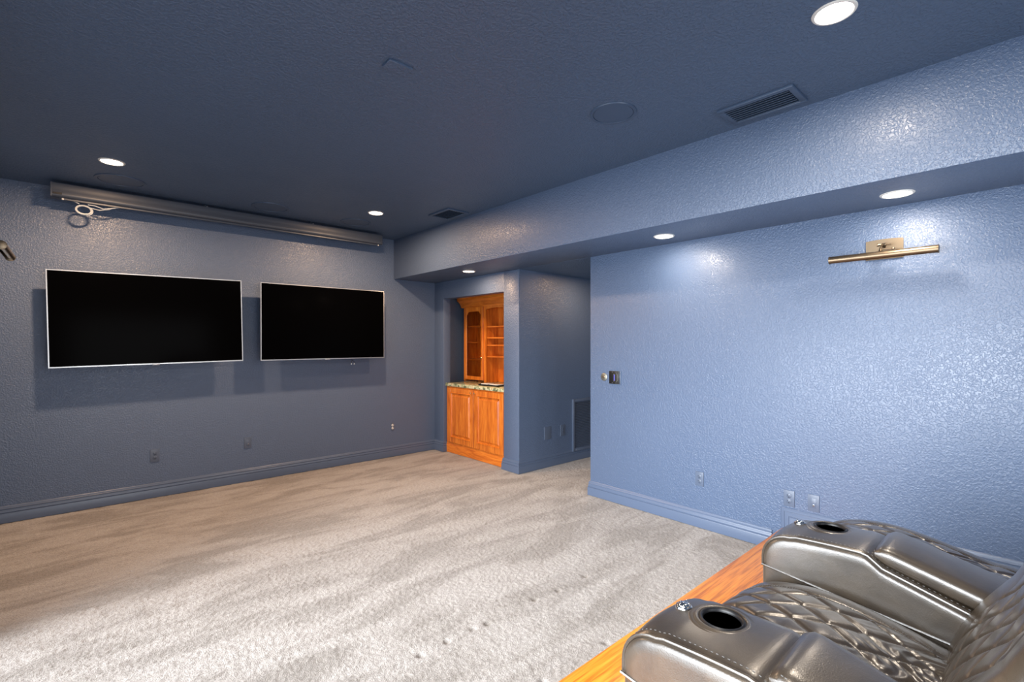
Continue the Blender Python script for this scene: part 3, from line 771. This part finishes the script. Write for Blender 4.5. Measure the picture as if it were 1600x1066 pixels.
def make_arm(x0, parent, label=None):
    w = 0.265; x1 = x0 + w; cx = x0 + 0.155
    offs = [(x0, .016), (x0 + .003, .007), (x0 + .010, .0015), (x0 + .022, 0)] + [(x0 + .022 + (w - .062) * k / 8, -0.006 * math.sin(math.pi * k / 8)) for k in range(1, 8)] + [(x1 - .04, 0), (x1 - .020, .004), (x1 - .008, .013), (x1, .030)]
    body = loft_profile('armrest', offs, 'leather', parent)
    org = ORG[parent]
    # cut the cup well
    cyl = nb(); add_lathe(cyl, [(.044, -.10), (.044, .06)], (cx - org.x, .527 - org.y, .835 - org.z), n=40)
    bmesh.ops.recalc_face_normals(cyl, faces=cyl.faces)
    cm = bpy.data.meshes.new('cut'); cyl.to_mesh(cm); cyl.free(); co = bpy.data.objects.new('cut', cm); COL.objects.link(co)
    mod = body.modifiers.new('b', 'BOOLEAN'); mod.operation = 'DIFFERENCE'; mod.solver = 'EXACT'; mod.object = co
    co.location = org      # body sits under its empty at org
    bpy.context.view_layer.update()
    dg = bpy.context.evaluated_depsgraph_get()
    me = bpy.data.meshes.new_from_object(body.evaluated_get(dg))
    body.modifiers.clear(); body.data = me; me.name = 'armrest'
    bpy.data.objects.remove(co)
    # side panels, slightly padded, with piping round them
    for s, xs in ((-1, x0), (1, x1)):
        if s < 0:
            loft_profile('side_panel', [(xs + .004, .008), (xs - .004, .009), (xs - .009, .013), (xs - .012, .022), (xs - .013, .040)], 'leather', parent, z_low=seam)
            poly = arm_poly(.004, seam)
            bm = nb(); add_tube(bm, [(xs + .001, y, z) for y, z in poly[:49]], .0048, 8)
            finish('piping', bm, 'leather', parent, smooth=True)
            bm = nb(); add_tube(bm, [(xs - .013, .700 - k * .06, seam(.700 - k * .06) + .005) for k in range(14)], .004, 6)
            finish('piping', bm, 'leather', parent, smooth=True)
        # stitches beside the piping
    bm = nb()
    st = arm_poly(0.0, None)[2:47]
    acc = []
    for (ya, za), (yb, zb_) in zip(st, st[1:]):
        L = math.hypot(yb - ya, zb_ - za); nn = max(1, round(L / .0065))
        for k in range(nn): acc.append((ya + (yb - ya) * k / nn, za + (zb_ - za) * k / nn))
    for (ya, za), (yb, zb_) in list(zip(acc, acc[1:]))[::2]:
        add_tube(bm, [(x0 + .022, ya, za + .0006), (x0 + .022, ya + (yb - ya) * .8, za + (zb_ - za) * .8 + .0006)], .0011, 4)
    s_ = finish('stitching', bm, 'thread', parent); s_['kind'] = 'stuff'
    # cup well, rim, button
    zt = arm_top(.527) + .005
    c = (cx, .527, zt)
    lathe('cup_holder', [(.0515, -.004), (.0525, .002), (.049, .0055), (.045, .004), (.0425, -.002), (.0415, -.088), (0, -.090)], c, 'black', parent, n=48, angle=50)
    lathe('cup_ring', [(.051, -.004), (.053, .002), (.057, .0045), (.063, .002), (.067, -.001), (.072, .0005), (.078, -.006)], c, 'leather', parent, n=48, angle=80)
    zb2 = arm_top(.628) + .004
    bt = lathe('button', [(.021, -.006), (.020, .001), (.017, .003), (.0155, .001), (.015, .004), (.010, .0075), (0, .009)], (cx + .005, .628, zb2), 'chrome', parent, n=28, angle=60)
    for k in range(5):
        a = 2 * math.pi * k / 5
        lathe('button_stud', [(0, .0), (.003, .001), (.0, .0035)], (cx + .005 + .011 * math.cos(a), .628 + .011 * math.sin(a), zb2 + .006), 'chrome', bt, n=10)
    # padded armrest cushion behind the dip: superellipse section swept down the slope
    bm = nb(); rings = []
    L0, L1 = .372, -.12
    N = 26
    for i in range(N + 1):
        u = i / N; y = L0 + (L1 - L0) * u
        e = min(1, u / .10); e = math.sqrt(max(0.0, 1 - (1 - e) ** 2)) * .55 + .45 if e < 1 else 1
        hz = .030 * e; zc = 0.797 - 0.27 * (0.335 - y) + .026 - (.006 * (1 - e))
        hw = (w / 2 - .016) * (0.93 + .07 * e)
        ring = []
        for k in range(32):
            a = 2 * math.pi * k / 32; ca, sa = math.cos(a), math.sin(a)
            p = 0.24 if sa > 0 else .2
            X_ = hw * math.copysign(abs(ca) ** p, ca); Z_ = hz * math.copysign(abs(sa) ** .7, sa) + (.008 * (1 - (X_ / hw) ** 2) * e if sa > 0 else 0)
            ring.append(bm.verts.new((x0 + w / 2 + X_, y, zc + Z_)))
        rings.append(ring)
    for A, B in zip(rings, rings[1:]):
        for k in range(32): bm.faces.new((A[k], A[(k + 1) % 32], B[(k + 1) % 32], B[k]))
    bm.faces.new(rings[0]); bm.faces.new(rings[-1])
    pad = finish('arm_pad', bm, 'leather', parent, smooth=True, angle=70)
    bm = nb()
    for k in range(0, 66):
        y = L0 - .02 - k * .0068
        z = 0.797 - 0.27 * (0.335 - y) + .026 + .0225
        add_tube(bm, [(x0 + .026, y, z), (x0 + .026, y - .0042, z - .0011)], .0012, 4)
    q = finish('stitching', bm, 'thread', pad); q['kind'] = 'stuff'
    return body

def tri(v):   # 0 at seam, 1 mid
    f = v - math.floor(v); return min(f, 1 - f) * 2
def quilt(a, b, ca, cb):
    """diamond quilting height 0..1 for coordinates a, b with cell sizes"""
    u = a / ca + b / cb; v = a / ca - b / cb
    g = min(tri(u), tri(v))
    return 1 - math.exp(-g * 6.5)
SP = [(-.12, .545), (.085, .598), (.157, .604), (.24, .624), (.33, .645), (.43, .662), (.52, .664), (.60, .652), (.66, .632), (.70, .604), (.725, .570), (.738, .52), (.742, .47)]
def seat_curve(n):
    # resample SP evenly by length
    P = [Vector((a, b)) for a, b in SP]
    # catmull smooth
    out = []
    for i in range(len(P) - 1):
        p0 = P[max(i - 1, 0)]; p1 = P[i]; p2 = P[i + 1]; p3 = P[min(i + 2, len(P) - 1)]
        for k in range(12):
            t = k / 12
            out.append(0.5 * ((2 * p1) + (-p0 + p2) * t + (2 * p0 - 5 * p1 + 4 * p2 - p3) * t * t + (-p0 + 3 * p1 - 3 * p2 + p3) * t ** 3))
    out.append(P[-1])
    cum = [0]
    for a, b in zip(out, out[1:]): cum.append(cum[-1] + (b - a).length)
    res = []; j = 0
    for k in range(n + 1):
        s = cum[-1] * k / n
        while j < len(cum) - 2 and cum[j + 1] < s: j += 1
        f = (s - cum[j]) / max(1e-9, cum[j + 1] - cum[j])
        res.append((out[j].lerp(out[j + 1], f), s))
    return res
def make_seat(x0, x1, parent, ymin=None):
    cv = seat_curve(260); nx = 150
    bm = nb(); rows = []
    w = x1 - x0
    for i, (p, s) in enumerate(cv):
        a = cv[max(i - 1, 0)][0]; b = cv[min(i + 1, len(cv) - 1)][0]
        t = (b - a).normalized(); nrm = Vector((-t.y, t.x))
        row = []
        for k in range(nx + 1):
            u = k / nx; x = x0 + w * u
            d = min(u, 1 - u) * w
            h = 0.020 * (1 - (2 * u - 1) ** 2) + .012            # crown
            if d < .035: h -= .022 * (1 - math.sqrt(max(0, 1 - (1 - d / .035) ** 2)))
            if d > .085:
                h += .009 * quilt(x - (x0 + x1) / 2 + .01, s - .03, .10, .152) * min(1, (d - .085) / .012)
                h += .001 * math.sin(x * 57 + s * 31) * math.sin(s * 71 - x * 23)
            else:
                h += .009 * math.sin(math.pi * min(1, d / .085)) ** .6
            if abs(d - .085) < .006: h -= .004 * (1 - abs(d - .085) / .006)
            # creases where people sit, towards the back
            cr = math.exp(-((s - .36) / .10) ** 2 - ((u - .55) / .22) ** 2)
            h += .0045 * cr * math.sin(14 * s / .1 + 9 * math.sin(u * 17)) * math.sin(u * 31 + s * 40)
            q = p + nrm * h
            row.append(bm.verts.new((x, q.x, q.y)))
        rows.append(row)
    for A, B in zip(rows, rows[1:]):
        for k in range(nx): bm.faces.new((A[k], A[k + 1], B[k + 1], B[k]))
    # skirt down to a base
    def low(v): return bm.verts.new((v.co.x, v.co.y, v.co.z - .12))
    L = [low(r[0]) for r in rows]; Rr = [low(r[-1]) for r in rows]
    for i in range(len(rows) - 1):
        bm.faces.new((rows[i][0], rows[i + 1][0], L[i + 1], L[i])); bm.faces.new((rows[i][-1], Rr[i], Rr[i + 1], rows[i + 1][-1]))
    seat = finish('seat', bm, 'leather', parent, smooth=True, angle=60)
    bm = nb()
    # stitching rows along the two seams
    bm = nb(); me = seat.data
    def vco(i, k): return me.vertices[i * (nx + 1) + k].co + ORG[parent]
    for k in (int(.078 / w * nx), int(.095 / w * nx) + 1, nx - int(.078 / w * nx), nx - int(.095 / w * nx) - 1):
        for i in range(0, 256, 2):
            a, b = vco(i, k), vco(i + 1, k)
            add_tube(bm, [a + Vector((0, 0, .0008)), b + Vector((0, 0, .0008))], .0011, 4)
    s_ = finish('stitching', bm, 'thread', seat); s_['kind'] = 'stuff'
    return seat
def make_back(x0, x1, parent, yb=.177, lean=.47):
    """leaning back: rounded slab, quilted centre between two plain bolsters"""
    L = .78; th = .17; cv = []
    dirv = Vector((0, -lean, 1)).normalized(); nrm = Vector((0, 1, lean)).normalized()
    nx, nz = 150, 180; w = x1 - x0
    base_p = Vector((0, yb, .62)) - dirv * .06
    bm = nb(); rows = []
    for i in range(nz + 1):
        v = i / nz; s = L * v; row = []
        ev = min(s, L - s)
        for k in range(nx + 1):
            u = k / nx; d = min(u, 1 - u) * w
            h = -.05 * (1 - math.sqrt(max(0, 1 - (1 - min(d, .05) / .05) ** 2)))
            h -= .06 * (1 - math.sqrt(max(0, 1 - (1 - min(L - s, .06) / .06) ** 2)))
            h += .018 * math.sin(math.pi * min(1, s / .35)) if s < .35 else 0
            if d > .12: h += .009 * quilt(u * w - w / 2, s, .10, .152) - .004
            else: h += .010 * math.sin(math.pi * d / .12) ** .7
            row.append(bm.verts.new(base_p + dirv * s + nrm * h + Vector((x0 + w * u, 0, 0))))
        rows.append(row)
    for A, B in zip(rows, rows[1:]):
        for k in range(nx): bm.faces.new((A[k], A[k + 1], B[k + 1], B[k]))
    # back face
    bk = lambda v: bm.verts.new(v.co - nrm * .13)
    edge = [r[0] for r in rows] + rows[-1][1:] + [r[-1] for r in rows[::-1]][1:] + rows[0][1:-1][::-1]
    E = [bk(v) for v in edge]
    n = len(edge)
    for k in range(n): bm.faces.new((edge[k], edge[(k + 1) % n], E[(k + 1) % n], E[k]))
    bm.faces.new(E)
    b = finish('backrest', bm, 'leather', parent, smooth=True, angle=60)
    tz = base_p + dirv * (L * .99)
    return b
GR = 'quilted leather home theatre recliners'
A0, AW, PITCH = 1.0, 0.265, 0.865
rc = thing('recliner', (1.56, .3, PZ), 'near quilted bronze-black leather recliner with cup holders in both arms', 'recliner', GR)
make_arm(A0, rc)
make_arm(A0 + PITCH, rc)
make_seat(A0 + AW + .002, A0 + PITCH - .012, rc)
make_back(A0 + AW - .02, A0 + PITCH + .03, rc)
def under(x0, x1, t):
    box('base_frame', x0, x1, -.35, .66, PZ + .02, .43, 'leather', t, bev=.01)
    box('footrest', x0 + .005, x1 - .005, .655, .72, PZ + .05, .50, 'leather', t, bev=.02, seg=4)
    box('foot', x0 + .02, x0 + .07, .50, .55, PZ + .005, PZ + .022, 'black', t)
    box('foot', x1 - .07, x1 - .02, .50, .55, PZ + .005, PZ + .022, 'black', t)
under(A0 + AW + .004, A0 + PITCH - .014, rc)
r2 = thing('recliner', (2.43, .3, PZ), 'farther quilted leather recliner seat beyond the second arm, beside the right wall', 'recliner', GR)
make_seat(A0 + PITCH + AW + .002, 2.75, r2)
make_back(A0 + PITCH + AW, 2.75, r2, yb=-.03, lean=.62)
under(A0 + PITCH + AW + .004, 2.745, r2)
